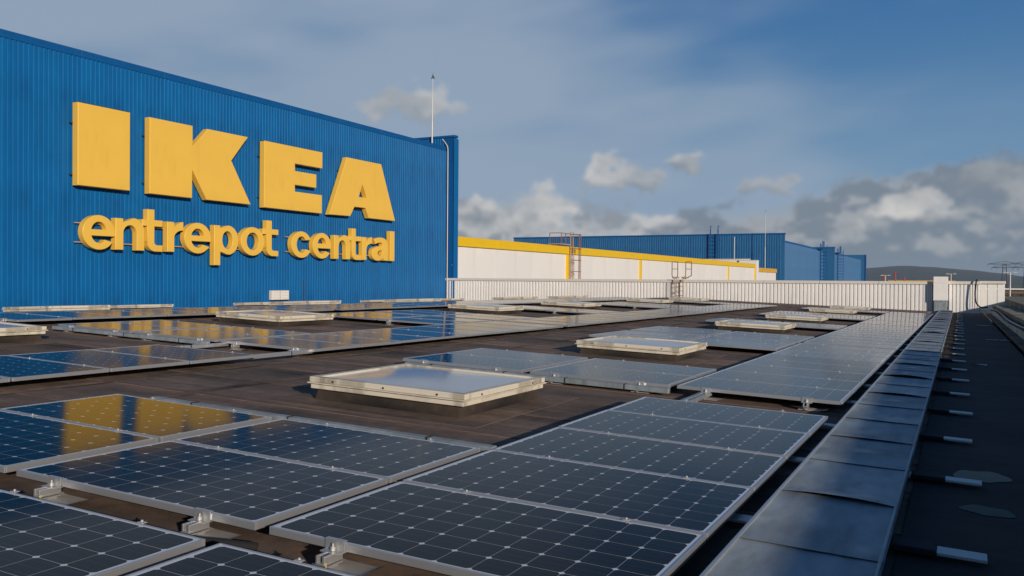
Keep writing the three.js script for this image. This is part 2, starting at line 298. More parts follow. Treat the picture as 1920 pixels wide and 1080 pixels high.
// ---------------------------------------------------------------- the sign
{
  const FX = -27.65, D = .30;
  const outl = {
    I: [[19.55, 7.78], [21.94, 7.78], [21.94, 4.58], [19.55, 4.58]],
    K: [[22.91, 7.76], [25.22, 7.76], [25.22, 6.85], [26.1, 7.76], [28.6, 7.76], [27.54, 6.5], [28.8, 4.56], [26.05, 4.56], [25.2, 5.82], [25.2, 4.56], [22.91, 4.56]],
    E: [[29.72, 7.76], [34.08, 7.76], [34.08, 6.9], [31.93, 6.9], [31.93, 6.53], [33.6, 6.53], [33.6, 5.82], [31.93, 5.82], [31.93, 5.48], [34.06, 5.48], [34.06, 4.5], [29.7, 4.5]],
    A: [[36.18, 7.77], [39.4, 7.77], [40.85, 4.53], [38.23, 4.53], [37.92, 5.08], [36.88, 5.08], [36.5, 4.53], [34.69, 4.5]],
  };
  const words = { I: 'first of the four large letters', K: 'second of the four large letters', E: 'third of the four large letters', A: 'fourth of the four large letters' };
  for (const [ch, pts] of Object.entries(outl)) {
    const s0 = pts[0][0], y0 = 4.5;
    const S = new THREE.Shape(pts.map(([s, y]) => new THREE.Vector2(s - s0, y - y0)));
    if (ch === 'A') S.holes.push(new THREE.Path([[37.61, 6.43], [37.27, 5.67], [38.02, 5.68]].map(([s, y]) => new THREE.Vector2(s - s0, y - y0))));
    const t = thing('sign_letter', `big yellow letter ${ch} on the blue wall, ${words[ch]}`, 'sign letter', 'large sign letters on the blue wall', V(FX - D, y0, -s0)); t.rotation.y = Math.PI / 2;
    const g = planarUV(new THREE.ExtrudeGeometry(S, { depth: D - .03, bevelEnabled: true, bevelSize: .025, bevelThickness: .03, bevelOffset: -.025, bevelSegments: 2 }), 4);
    part('letter_box', g, M.yellow, t);
    const xs = pts.map(p => p[0] - s0), hi = Math.max(...xs), lo = Math.min(...xs);
    for (const y of [.5, 2.5]) part('mount_rail', box(ch === 'K' ? 2.5 : hi - lo + (ch === 'A' ? (y > 1 ? -2.2 : -.6) : .16), .05, .1, ch === 'K' ? 1.18 : ch === 'A' ? 1.6 : (hi + lo) / 2, y, -.055), M.steelDark, t);
    if (ch !== 'A' && ch !== 'K') part('drip_edge', box(hi - lo - .02, .03, D - .05, (hi + lo) / 2, 3.26 + .03 * (ch === 'I'), D / 2 - .03), M.steelDark, t);
  }
  const font = await new FontLoader().loadAsync('fonts/droid/droid_sans_bold.typeface.json');
  const glyphs = [
    ['e', 19.77, 21.24, 2.12, 3.49], ['n', 21.26, 22.66, 2.15, 3.47], ['t', 22.56, 23.6, 2.13, 3.90], ['r', 23.85, 24.72, 2.15, 3.47], ['e', 24.78, 26.31, 2.12, 3.49], ['p', 26.5, 28.0, 1.62, 3.47], ['o', 28.17, 29.74, 2.12, 3.49], ['t', 29.63, 30.72, 2.13, 3.88],
    ['c', 31.69, 33.17, 2.10, 3.47], ['e', 33.34, 34.84, 2.10, 3.47], ['n', 35.11, 36.51, 2.12, 3.45], ['t', 36.37, 37.54, 2.10, 3.86], ['r', 37.64, 38.55, 2.12, 3.45], ['a', 38.55, 40.14, 2.10, 3.47], ['l', 40.36, 40.8, 2.12, 3.90]];
  // grotesque lower-case shapes drawn in a box w wide and h high, stems k wide
  const arc = (cx, cy, rx, ry, a0, a1, n = 22) => Array.from({ length: n + 1 }, (_, i) => { const t = (a0 + (a1 - a0) * i / n) * Math.PI / 180; return [cx + rx * Math.cos(t), cy + ry * Math.sin(t)]; });
  const draw = (c, w, h) => {
    const k = .375, q = .265, cx = w / 2, cy = h / 2, rx = w / 2, ry = h / 2, ix = rx - k, iy = ry - q; let o, hole;
    if (c === 'o') { o = arc(cx, cy, rx, ry, 0, 354, 40); hole = arc(cx, cy, ix, iy, 0, -354, 30); }
    if (c === 'c') o = [...arc(cx, cy, rx, ry, 24, 336, 36), ...arc(cx, cy, ix, iy, -34, -326, 30)];
    if (c === 'e') { const yb = .40 * h, yt = .585 * h, ab = Math.asin((yb - cy) / iy) * 57.2958, at = Math.asin((yt - cy) / iy) * 57.2958; o = [[w, yb], ...arc(cx, cy, rx, ry, -2, 328, 36), ...arc(cx, cy, ix, iy, -42, -180 - ab, 20)]; hole = [...arc(cx, cy, ix, iy, at, 180 - at, 18)].reverse(); }
    if (c === 'n') o = [[0, 0], [k, 0], [k, .52 * h], ...arc(k + (w - 2 * k) / 2, .52 * h, (w - 2 * k) / 2, .26 * h, 180, 0, 12), [w - k, 0], [w, 0], [w, .6 * h], ...arc(w - .52, .6 * h, .52, .41 * h, 0, 92, 12), [k - .01, .86 * h], [k - .01, .98 * h], [0, .98 * h]];
    if (c === 'r') o = [[0, 0], [k, 0], [k, .46 * h], ...arc(w + .02, .46 * h, w + .02 - k, .26 * h, 180, 92, 10), [w, .72 * h], [w, h], ...arc(w, .62 * h, w - k + .02, .38 * h, 92, 140, 6), [k - .01, .82 * h], [k - .01, .98 * h], [0, .98 * h]];
    if (c === 't') { const x = 1.33, a = w * .25, b = a + k * .94; o = [[0, x - .27], [a, x - .27], [a, .38], ...arc(a + .40, .40, .40, .40, 180, 270, 8), [w, 0], [w, .27], [b + .14, .27], ...arc(b + .14, .41, .14, .14, 270, 180, 4), [b, x - .27], [w, x - .27], [w, x], [b, x], [b, h], [a, h], [a, x], [0, x]]; }
    if (c === 'l') o = [[0, 0], [w, 0], [w, h], [0, h]];
    if (c === 'p') { const d = h - 1.35, X = 1.35, cX = w - .62, rX = .62, cY = d + X / 2; o = [[0, 0], [k, 0], [k, d + .12], ...arc(cX, cY, rX, X / 2, 245, 475, 30), [k - .01, d + X - .14], [k - .01, d + X * .985], [0, d + X * .985]]; hole = arc(cX - .06, cY, rX - k + .08, X / 2 - q, 0, -354, 26); }
    if (!o) return null;
    const S = new THREE.Shape(o.map(p => new THREE.Vector2(...p))); if (hole) S.holes.push(new THREE.Path(hole.map(p => new THREE.Vector2(...p)))); return S;
  };
  const word = (name, label, a, b) => {
    const s0 = glyphs[a][1], t = thing(name, label, 'sign', null, V(FX - D, 2.1, -s0)); t.rotation.y = Math.PI / 2;
    for (let k = a; k < b; k++) {
      const [c, x0, x1, y0, y1] = glyphs[k];
      const shape = draw(c, x1 - x0, y1 - y0);
      let g = shape ? new THREE.ExtrudeGeometry(shape, { depth: .2, curveSegments: 8, bevelEnabled: true, bevelSize: .014, bevelOffset: -.014, bevelThickness: .02, bevelSegments: 2 }) : new TextGeometry(c, { font, size: 1, depth: .2, curveSegments: 8, bevelEnabled: true, bevelSize: .014, bevelThickness: .02, bevelSegments: 2 });
      g.computeBoundingBox(); const B = g.boundingBox;
      g.translate(-B.min.x, -B.min.y, -B.min.z); g.scale((x1 - x0) / (B.max.x - B.min.x), (y1 - y0) / (B.max.y - B.min.y), D / (B.max.z - B.min.z)); g.translate(x0 - s0, y0 - 2.1, 0);
      part('letter', planarUV(g, 4), M.yellow, t);
    }
    const L = glyphs[b - 1][2] - s0;
    for (const y of [.3, 1.05]) part('mount_rail', box(L + .3, .04, .04, L / 2, y, .0), M.rustLight, t);
  };
  word('sign_word', 'yellow lettering reading entrepot under the large letters', 0, 8);
  word('sign_word', 'yellow lettering reading central under the large letters', 8, 15);
}

// ---------------------------------------------------------------- white end wall of the roof
{
  const t = thing('roof_end_wall', 'low white corrugated wall closing the far end of the roof', 'wall', null, V(0, 0, -47.5));
  const gs = [0, 1.7, 2.6].map(o => corr(1.0, 5, -1.6, 1.0, .12, .018, .055, o));
  let n = 0;
  for (let x = WX + .05; x < 1.3; x += 1, n++) { const w = Math.min(1, 1.38 - x); if (w < .25) break; const m = part('cladding_sheet', gs[n % 3], M.white[(n * 5 + (n >> 1)) % 3], t, x, 0, 0); if (w < 1) m.scale.x = w; }
  const g2 = corr(1.0, 5, -1.6, 1.0, .12, .018, .055);
  for (const x of [2.14, 3.0]) { const m = part('cladding_sheet', g2, M.white[0], t, x, 0, 0); m.scale.x = x > 2.5 ? .55 : .86; }
  part('wall_core', box(30.0, 2.6, .1), M.whiteCap, t, -13.3, -.32, -.08);
  part('wall_core', box(1.5, 2.6, .1), M.whiteCap, t, 2.83, -.32, -.08);
  for (let x = WX - .1; x < 1.3; x += 3) { const L = Math.min(3, 1.42 - x); part('coping', rbox(L - .012, .16, .3, .02), M.whiteCap, t, x + L / 2, 1.05, -.03); }
  part('coping', rbox(1.48, .16, .3, .02), M.whiteCap, t, 2.86, 1.07, -.03);
  part('corner_trim', rbox(.16, 2.5, .1, .01), M.whiteCap, t, -12.72, -.3, .05);
  part('corner_trim', box(.14, 2.5, .05), M.galvRail, t, 1.46, -.28, .03);
}
// flat white return right of the corrugation
{
  const t = thing('white_wall_return', 'flat white panelled wall piece at the right end of the corrugated wall', 'wall', null, V(4.15, .35, -47.9));
  for (const [x, w] of [[-.42, .34], [-.03, .42], [.36, .34]]) part('wall_panel', rbox(w - .012, 1.5, .12, .006), M.white[(x > 0) + (x > .2)], t, x, -.02, 0);
  part('coping', rbox(1.22, .14, .34, .02), M.whiteCap, t, -.05, .75, 0);
}
{ // box where the tray climbs the wall
  const t = thing('tray_riser', 'white box and grey duct where the cable tray climbs the end wall', 'cable duct', null, V(1.77, 0, -47.3));
  part('white_cover', rbox(.68, 1.22, .3, .015), M.white[1], t, 0, .77, 0); part('joint_strip', box(.7, .04, .32), M.whiteCap, t, 0, .17, 0); part('joint_strip', box(.69, .02, .31), M.whiteCap, t, 0, 1.06, 0);
  part('grey_duct', rbox(.6, .75, .26, .01), M.galvRail, t, 0, -.23, .0);
}
{ // hose hanging on the end wall
  single('black_hose', tube([[3.4, 1.25, -47.25], [3.36, .9, -47.2], [3.34, .45, -47.18], [3.4, .05, -47.12], [3.6, -.16, -47.0], [3.9, -.14, -46.9]], .035, 40, 8), M.rubber, 'black hose drooping in a loop from the right end of the white wall', 'hose');
}
{ // ladder over the end wall
  const t = thing('roof_ladder', 'short rusty ladder with looped handrails against the white end wall', 'ladder', null, V(-11.95, .05, -47.22));
  for (const x of [-.28, .2]) part('stile', bar([x, -.05, 0], [x, 1.1, 0], .035), M.rustLight, t);
  for (let y = .15; y < 1.1; y += .27) part('rung', bar([-.28, y, 0], [.2, y, 0], .018), M.rust, t);
  for (const s of [-1, 1]) { const c = s < 0 ? -.3 : .52; const pts = [[c - .17, 1.32], [c - .17, 2.12], [c + .17, 2.12], [c + .17, 1.32]]; const foot = s < 0 ? [-.28, 1.12] : [.24, 1.12];
    part('handrail', merge([bar([pts[0][0], pts[0][1], 0], [pts[1][0], pts[1][1], 0], .026), bar([pts[1][0], pts[1][1], 0], [pts[2][0], pts[2][1], 0], .026), bar([pts[2][0], pts[2][1], 0], [pts[3][0], pts[3][1], 0], .026), bar([pts[0][0], 1.32, 0], [foot[0] - .05, 1.12, 0], .026), bar([pts[3][0], 1.32, 0], [foot[0] + .05, 1.12, 0], .026), bar([c - .17, 1.7, 0], [c + .17, 1.7, 0], .02)]), M.rust, t);
    part('step_plate', rbox(.36, .09, .3, .01), M.rustLight, t, foot[0] + s * .02 + .05, 1.2, 0); }
  for (const y of [.3, .9]) part('stand_off', bar([-.28, y, 0], [-.28, y, -.25], .025), M.rustLight, t);
}

// ---------------------------------------------------------------- low white hall with the yellow band, beyond the end wall
{
  const t = thing('white_hall', 'long low white hall with a yellow band along its eaves', 'building', null, V(WX, 0, -48));
  const cuts = [0, 6.5, 13, 19.8, 26, 32, 39.5, 46, 53, 60, 67, 74, 79.8, 86, 92, 98.8];
  for (let k = 0; k + 1 < cuts.length; k++) { const L = cuts[k + 1] - cuts[k]; part('wall_panel', rbox(.16, 12.6, L - .03, .01), M.facade[k % 2], t, -.08, -2.96, -(cuts[k] + cuts[k + 1]) / 2); part('eaves_band', rbox(.3, .66, L - .02, .015), M.band, t, .02, 3.66, -(cuts[k] + cuts[k + 1]) / 2); }
  for (const s of [19.8, 39.5, 79.8, 98.8]) part('pilaster', rbox(.22, 12.4, .5, .02), M.band, t, .05, -2.9, -s);
  part('roof_body', box(30, .3, 99), M.feltDark, t, -15.2, 3.6, -49.5);
  const b = part('end_block', rbox(3, 13.6, 1.6, .02), M.white[1], t, -1.4, -2.2, -101); part('block_cap', box(3.1, .1, 1.7), M.whiteCap, b, 0, 6.82, 0);
  part('wall_panel', rbox(.16, 11.9, 16, .01), M.facade[1], t, -.05, -3.3, -110); part('eaves_band', rbox(.3, .72, 16, .015), M.yellowEdge, t, .05, 3.05, -110);
}
{ // its white corrugated parapet
  const t = thing('far_parapet', 'small pale corrugated parapet above the yellow band, far off', 'wall', null, V(-57.4, 2.4, -148.6));
  const g = corr(2.0, 6, 0, 2.35, .2, .03, .08); for (let k = 0; k < 16; k++) part('cladding_sheet', g, M.white[k % 3], t, -4 + k * 2, 0, 0);
  part('coping', rbox(32.4, .16, .4, .02), M.whiteCap, t, 12, 2.42, -.05);
}
{ // caged ladder
  const t = thing('cage_ladder', 'tall rusty caged ladder with platform on the white hall', 'ladder', null, V(WX + .3, .6, -67.9));
  for (const z of [0, -.55]) part('stile', rbox(.08, 4.7, .1, .01, 0, 2.3, z), M.rustLight, t);
  for (let k = 0; k < 13; k++) part('rung', bar([0, .2 + k * .3, 0], [0, .2 + k * .3, -.55], .02, 5), M.rust, t);
  for (const [x, z] of [[.75, -.1], [.75, -.5], [.45, -.95]]) part('cage_bar', bar([x, 0, z], [x, 4.45, z], .028, 5), M.rust, t);
  for (const y of [.3, 1.2, 2.2, 3.2, 4.45]) part('cage_hoop', tube([[0, y, .02], [.45, y, .1], [.78, y, -.2], [.7, y, -.7], [.4, y, -1.0], [0, y, -.58]], .03, 20, 5), M.rust, t);
  part('platform', rbox(1.2, .1, 2.0, .01, -.6, 3.55, 1.1), M.rustLight, t);
  for (const [x, z] of [[0, 2.0], [0, 1.1], [-1.1, 2.0]]) part('guard_post', bar([x, 3.55, z], [x, 4.5, z], .035, 5), M.rust, t);
  for (const y of [4.05, 4.5]) part('guard_rail', merge([bar([0, y, 0], [0, y, 2.0], .03, 5), bar([0, y, 2.0], [-1.1, y, 2.0], .03, 5)]), M.rust, t);
}
// ---------------------------------------------------------------- far blue halls
function farHall(x, z0, z1, top, label) {
  const t = thing('far_blue_hall', label, 'building', 'far blue halls', V(x, 0, z0));
  const L = z0 - z1, ns = Math.round(L / 6);
  const gs = corr(L / ns, 12, -9, top - .1, .26, .05, .06);
  for (let k = 0; k < ns; k++) { const m = part('cladding_sheet', gs, M.farBlue[k % 2], t, 0, 0, -k * L / ns); m.rotation.y = Math.PI / 2; }
  part('coping', rbox(.6, .4, L, .03), M.blueTrim, t, -.2, top, -L / 2);
  part('roof_body', box(60, .4, L - .4), M.feltDark, t, -30.3, top - .5, -L / 2);
  const fw = part('fire_wall', rbox(62, top + 10.6, .5, .03), M.farBlue[1], t, -30.2, (top + 1.4 - 9.2) / 2, .3);
  part('fire_wall_cap', rbox(62.2, .3, .7, .03), M.blueTrim, fw, 0, (top + 10.6) / 2, 0);
  return t;
}
const NZ = -182, NX = -30;
const hall1 = farHall(NX, NZ, -243, 9.45, 'nearer far blue hall with a dark ribbed end wall');
{
  const g = corr(60 / 20, 6, -9, 10.6, .26, .05, .07); for (let k = 0; k < 20; k++) part('end_cladding', g, M.farBlue[k % 2], hall1, -61.2 + k * 3.07, 0, .56);
  part('downpipe', bar([-9.4, -6, .75], [-9.4, 10.3, .75], .09, 6), M.whiteCap, hall1);
}
farHall(NX + .02, -262, -345, 9.5, 'farther blue hall at the right end of the row');
{ const t = thing('end_fire_wall', 'dark blue wall fin at the far end of the last hall', 'wall', null, V(NX, 0, -346)); part('wall_slab', rbox(60, 20.6, 1, .05), M.farBlue[0], t, -28.6, .9, 0); part('wall_edge', rbox(.3, 20.6, 1.4, .03), M.blueTrim, t, 1.6, .9, 0); }
for (const [z, lab] of [[-236, 'dark caged ladder on the nearer far blue hall'], [-272, 'dark caged ladder on the farther blue hall']]) {
  const t = thing('hall_ladder', lab, 'ladder', 'ladders on the far halls', V(NX + .4, -2, z));
  for (const dz of [0, -1.1]) part('stile', rbox(.16, 14, .16, .02, 0, 6, dz), M.blueTrim, t);
  for (let k = 0; k < 14; k++) part('cage_hoop', tube([[0, k * .9, 0], [1.2, k * .9, .1], [1.5, k * .9, -.8], [.9, k * .9, -1.5], [0, k * .9, -1.1]], .06, 10, 4), M.blueTrim, t);
  part('cage_bar', bar([1.5, 0, -.8], [1.5, 12.6, -.8], .07, 4), M.blueTrim, t);
  part('platform', rbox(3, .2, 3.4, .02, -.4, 11.6, 2), M.blueTrim, t); for (const dz of [.6, 2.2, 3.6]) part('guard_post', bar([1, 11.6, dz], [1, 13.4, dz], .08, 4), M.blueTrim, t); part('guard_rail', bar([1, 13.4, .3], [1, 13.4, 3.7], .08, 4), M.blueTrim, t);
}
{ const t = thing('hall_ladder', 'dark ladder topping the end wall of the nearer far hall', 'ladder', 'ladders on the far halls', V(-43.5, 0, NZ + 1.2)); for (const x of [-.8, .8]) part('stile', rbox(.2, 14, .2, .02, x, 5, 0), M.blueTrim, t); for (let k = 0; k < 16; k++) part('rung', box(1.6, .1, .1, 0, -1.6 + k * .8, 0), M.blueTrim, t); for (const x of [-.8, .8]) part('handrail', merge([bar([x, 11.8, 0], [x, 12.6, 0], .08, 4), bar([x, 12.6, 0], [x, 12.6, -1], .08, 4)]), M.blueTrim, t); }
{ const t = thing('hall_mast', 'thin lightning mast standing before the far blue hall', 'mast', null, V(-32.6, -4, NZ + 3)); part('pole', merge([bar([0, 0, 0], [0, 12, 0], .08, 5), bar([0, 12, 0], [0, 19, 0], .045, 5)]), M.whiteCap, t); part('tip', bar([0, 19, 0], [0, 19.6, 0], .025, 5), M.steelDark, t); }
{ const t = thing('yellow_hall', 'small white hall with a yellow band near the hills', 'building', null, V(-12, -9, -420)); part('wall', rbox(26, 10, 12, .05, 0, 5, 0), M.facade[0], t); part('band', rbox(26.4, 1.6, 12.4, .05, 0, 10.2, 0), M.yellowEdge, t); }
for (let k = 0; k < 4; k++) { const t = thing('red_mast', ['leftmost of four thin red masts by the yellow banded hall', 'second of four thin red masts by the yellow banded hall', 'third of four thin red masts by the yellow banded hall', 'rightmost of four thin red masts by the yellow banded hall'][k], 'mast', 'red masts', V([-31, -26, -21.5, -18][k], -9, -400)); part('pole', bar([0, 0, 0], [0, [11, 13.6, 14.6, 12.4][k], 0], .22, 5), M.red, t); part('crossbar', bar([-1, [11, 13.6, 14.6, 12.4][k] - 1, 0], [1, [11, 13.6, 14.6, 12.4][k] - 1, 0], .12, 4), M.red, t); }

// ---------------------------------------------------------------- right-hand edge of the roof
{
  const t = thing('edge_kerb', 'weathered concrete kerb with a metal guttering along the right roof edge', 'kerb', null, onRoof(4.25, 0, 20)); t.quaternion.copy(QQ);
  for (let k = 0; k < 24; k++) { const m = part('coping_stone', planarUV(rbox(.62, .1, 2.24, .015), 4, k * .3, k * .17), M.conc, t, .1, .36 + .008 * Math.sin(k * 2.1), 26 - k * 2.25); m.rotation.z = .01 * Math.sin(k * 1.7); }
  part('upstand', planarUV(box(.5, 1.1, 54), 4), M.feltDark, t, .12, -.24, 0);
  for (let k = 0; k < 18; k++) part('gutter_panel', planarUV(rbox(.03, .3, 2.96, .006), 4, k * .31), M.galvRail, t, -.18, .02 + .012 * Math.sin(k * 3.3), 25.4 - k * 3);
  part('gutter_foot', planarUV(rbox(.26, .07, 54, .02), 4), M.feltFlash, t, -.3, -.09, 0);
  part('cable', tube([[-.26, .14, 25], [-.22, .2, 18], [-.27, .13, 10], [-.22, .18, 0], [-.28, .15, -10], [-.22, .2, -20], [-.26, .13, -26.5]], .02, 80, 6), M.rubber, t);
  part('cable', tube([[-.2, .22, 25], [-.24, .2, 12], [-.2, .25, 2], [-.23, .2, -9], [-.2, .26, -18], [-.24, .22, -26.5]], .014, 80, 6), M.label, t);
}
{ // ledge beyond, its floor covered with concrete
  const m = new THREE.Mesh(planarUV(box(7, .4, 62), 4), M.conc); m.position.set(8.4, .02, -31); struct(m, 'terrace');
  const w = new THREE.Mesh(planarUV(box(44, 8.2, 66), 4), M.conc); w.position.set(-10, -5.4, -14.5); struct(w, 'hall_body');
}
{ // unseen block added right of the frame to throw the shade along the tray
  const t = thing('unseen_shade_block', 'unseen blue block added at the right to shade the tray', 'building', null, V(7.5, 0, -9.8));
  part('wall', box(20, 12, 44), M.blueTrim, t, 10, -4.555, 22); part('coping', rbox(20.0, .12, 44.0, .02), M.blueTrim, t, 10, 1.505, 22);
}

// ---------------------------------------------------------------- skylights
{
  const ring = (o, w, y0, y1, oz = o) => merge([rbox(o, y1 - y0, w, .006, 0, (y0 + y1) / 2, oz / 2 - w / 2), rbox(o, y1 - y0, w, .006, 0, (y0 + y1) / 2, -oz / 2 + w / 2), rbox(w, y1 - y0, oz - 2 * w, .006, o / 2 - w / 2, (y0 + y1) / 2, 0), rbox(w, y1 - y0, oz - 2 * w, .006, -o / 2 + w / 2, (y0 + y1) / 2, 0)]);
  const fr = k => [rbox(1.64, .05, .07, .008, 0, 0, 0), rbox(.07, .05, 1.43, .008, 0, 0, 0)][k];
  const curbG = (() => { const g = new THREE.CylinderGeometry(1.47 / Math.SQRT2, 1.53 / Math.SQRT2, .13, 4, 1); g.rotateY(Math.PI / 4); g.translate(0, .065, 0); return planarUV(g, 4); })();
  const flashG = planarUV(rbox(2.16, .006, 2.12, .002, 0, .003, 0), 4, .3, .6);
  const lowG = planarUV(ring(1.61, .05, .105, .15, 1.56), 2), hiX = planarUV(fr(0), 2), hiZ = planarUV(fr(1), 2);
  const lip = planarUV(ring(1.665, .03, .151, .163, 1.605), 2);
  const domeG = (() => { const n = 14, g = new THREE.PlaneGeometry(1.5, 1.45, n, n); g.rotateX(-Math.PI / 2); const p = g.attributes.position; for (let i = 0; i < p.count; i++) { const x = p.getX(i) / .75, z = p.getZ(i) / .725; p.setY(i, .196 + .03 * (1 - x * x) * (1 - z * z)); } g.computeVertexNormals(); return g; })();
  const bolt = new THREE.CylinderGeometry(.009, .009, .012, 8); const boltZ = bolt.clone().rotateX(Math.PI / 2), boltX = bolt.clone().rotateZ(Math.PI / 2);
  const rows = [[4.17, 'nearest'], [10.4, 'second'], [19.05, 'third'], [25.2, 'fourth'], [33.9, 'fifth'], [40.1, 'sixth']];
  const cols = [[-1.82, 1, 'in the row nearest the metal tray'], [-9.4, 1, 'in the row between walkway and ridge'], [-16.0, 2, 'just behind the roof ridge'], [-23.6, 2, 'on the far roof slope by the blue wall']];
  for (const [u, s, where] of cols) for (const [v, nth] of rows) {
    const t = thing('skylight', `low square skylight with cream frame, ${nth} ${where}`, 'skylight', 'rooftop skylights', s === 1 ? onRoof(u, HR, v) : onRoof2(u, HR, v)); t.quaternion.copy(s === 1 ? QQ : Q2);
    part('flashing', flashG, M.feltFlash, t); part('curb', curbG, M.feltDark, t); part('lower_frame', lowG, M.cream, t); part('drip_lip', lip, M.cream, t);
    for (const z of [.75, -.75]) { const m = part('frame_rail', hiX, M.cream, t, 0, .188, z); if (v < 12) for (const x of [-.55, 0, .55]) part('bolt', boltZ, M.steelDark, m, x, -.004, .036 * Math.sign(z)); }
    for (const x of [.785, -.785]) { const m = part('frame_rail', hiZ, M.cream, t, x, .188, 0); if (v < 12) for (const z of [-.5, .5]) part('bolt', boltX, M.steelDark, m, .036 * Math.sign(x), -.004, z); }
    part('glazing', domeG, M.dome, t);
  }
}

// ---------------------------------------------------------------- solar panels
{
  const PW = 1.64, PD = .992, T = .035;
  // frame bars with a 12 mm lip
  const frame2 = planarUV(merge([rbox(PW, T, .012, .002, 0, T / 2, PD / 2 - .006), rbox(PW, T, .012, .002, 0, T / 2, -PD / 2 + .006), rbox(.012, T, PD - .024, .002, PW / 2 - .006, T / 2, 0), rbox(.012, T, PD - .024, .002, -PW / 2 + .006, T / 2, 0)]), 1);
  const lam = new THREE.BoxGeometry(PW - .024, .006, PD - .024); lam.translate(0, T - .006, 0);
  const lamUV = (() => { const g = new THREE.PlaneGeometry(PW - .024, PD - .024); g.rotateX(-Math.PI / 2); g.translate(0, T - .003, 0); return g; })();
  const cs = .0775, ch = .0140; // pseudo-square cell
  const S = new THREE.Shape([[-cs + ch, -cs], [cs - ch, -cs], [cs, -cs + ch], [cs, cs - ch], [cs - ch, cs], [-cs + ch, cs], [-cs, cs - ch], [-cs, -cs + ch]].map(p => new THREE.Vector2(...p)));
  const cellG = new THREE.ShapeGeometry(S); { const uv = cellG.attributes.uv, p = cellG.attributes.position; for (let i = 0; i < uv.count; i++) uv.setXY(i, p.getX(i) / (2 * cs) + .5, p.getY(i) / (2 * cs) + .5); } cellG.rotateX(-Math.PI / 2);
  const clampG = merge([rbox(.034, .004, .026, .001, 0, .002, 0), new THREE.CylinderGeometry(.006, .006, .007, 8).translate(0, .009, 0)]);
  const labelG = box(.085, .024, .002);
  function panel(u, v, label, detail, sticker) { // u, v: near left corner of the frame
    const jit = (rnd() - .5) * .006;
    const t = roofThing('solar_panel', label, 'solar panel', 'rooftop solar panels', u + PW / 2, -T + jit, v + PD / 2);
    t.rotateZ((rnd() - .5) * .0022); t.rotateX((rnd() - .5) * .0022);
    part('frame', frame2, M.alu, t);
    if (detail) {
      part('backsheet', lam, M.sheet, t);
      for (let i = 0; i < 10; i++) for (let j = 0; j < 6; j++) part('cell', cellG, M.cell[(i * 7 + j * 3 + (i * j) % 3) % 2], t, -.79 + .079 + i * .158, T - .0022, -.474 + .079 + j * .158);
    } else { part('backsheet', lamUV, M.grid, t); }
    for (const x of [-.42, .44]) part('clamp', clampG, M.aluDull, t, x, T - .001, -PD / 2 - .008);
    if (sticker) part('type_label', labelG, M.label, t, .52, T / 2, PD / 2 + .0012);
    return t;
  }
  const ord = ['first', 'second', 'third', 'fourth', 'fifth', 'sixth', 'seventh', 'eighth', 'ninth', 'tenth', 'eleventh', 'twelfth', 'thirteenth', 'fourteenth', 'fifteenth', 'sixteenth', 'seventeenth', 'eighteenth', 'nineteenth', 'twentieth'];
  const tens = { 2: 'twenty', 3: 'thirty' };
  const nth = n => n < 20 ? ord[n] : `${tens[Math.floor((n + 1) / 10)]}${(n + 1) % 10 ? '-' + ord[(n + 1) % 10 - 1] : ''}`.replace(/^twenty$/, 'twentieth').replace(/^thirty$/, 'thirtieth');
  const P = 1.012, rowV = k => k < 8 ? 6.1 + P * k : 14.45 + P * (k - 8);
  const C0 = 0, C1 = -1.72, C2 = -3.46, D0 = -6.49, D1 = -8.22, D2 = -9.95, E0 = -12.6;
  // column beside the metal tray
  panel(C0, -1.272, 'solar panel cut by the lower picture edge, in front of the tray column', true);
  for (let k = 0; k < 5; k++) panel(C0, P * k, `solar panel, ${nth(k)} from the camera in the near block along the tray`, true);
  for (let k = 0; k < 32; k++) panel(C0, rowV(k), `solar panel, ${nth(k)} from the near end of the far column along the tray`, k < 5, false);
  // two columns left of it, in blocks between skylights
  panel(C1, -1.272, 'solar panel at the lower left corner of the picture', true);
  for (let k = 0; k < 2; k++) { panel(C1, P * k, `solar panel in the near left block, right column, ${['front', 'back'][k]} row`, true, k === 0); panel(C2, P * k, `solar panel in the near left block, left column, ${['front', 'back'][k]} row`, true); }
  const blocks = [[[0, 1], 'first'], [[6, 7, 8, 9], 'second'], [[14, 15], 'third'], [[21, 22, 23, 24], 'fourth'], [[30, 31], 'fifth']];
  for (const [rows, bn] of blocks) rows.forEach((k, i) => {
    const rn = rows.length === 2 ? ['front', 'back'][i] : ['front', 'second', 'third', 'back'][i];
    panel(C1, rowV(k), `solar panel in the ${bn} block behind the nearest skylight, right column, ${rn} row`, k < 2, k === 0); panel(C2, rowV(k), `solar panel in the ${bn} block behind the nearest skylight, left column, ${rn} row`, k < 2);
    panel(D1, rowV(k), `solar panel in the ${bn} block across the walkway, right column, ${rn} row`, false, k === 0); panel(D2, rowV(k), `solar panel in the ${bn} block across the walkway, left column, ${rn} row`, false);
  });
  // columns across the walkway and on the ridge
  for (let k = 0; k < 5; k++) panel(D0, P * k, `solar panel, ${nth(k)} from the camera in the near row across the walkway`, k > 1);
  for (let k = 0; k < 32; k++) panel(D0, rowV(k), `solar panel, ${nth(k)} from the near end of the far row across the walkway`, false, k === 0);
  for (let k = 0; k < 32; k++) panel(E0, rowV(k), `solar panel, ${nth(k)} from the near end of the row on the roof ridge`, false);

  // mounting feet along the near edges of the blocks
  const plateG = (() => { const g = new THREE.PlaneGeometry(.26, .15, 8, 1); g.rotateX(-Math.PI / 2); const p = g.attributes.position; for (let i = 0; i < p.count; i++) { const x = p.getX(i); p.setY(i, .006 + (Math.abs(x) > .09 ? (Math.abs(x) - .09) * .35 : 0)); } g.computeVertexNormals(); return g; })();
  const plateT = box(.2, .006, .15, 0, .003, 0);
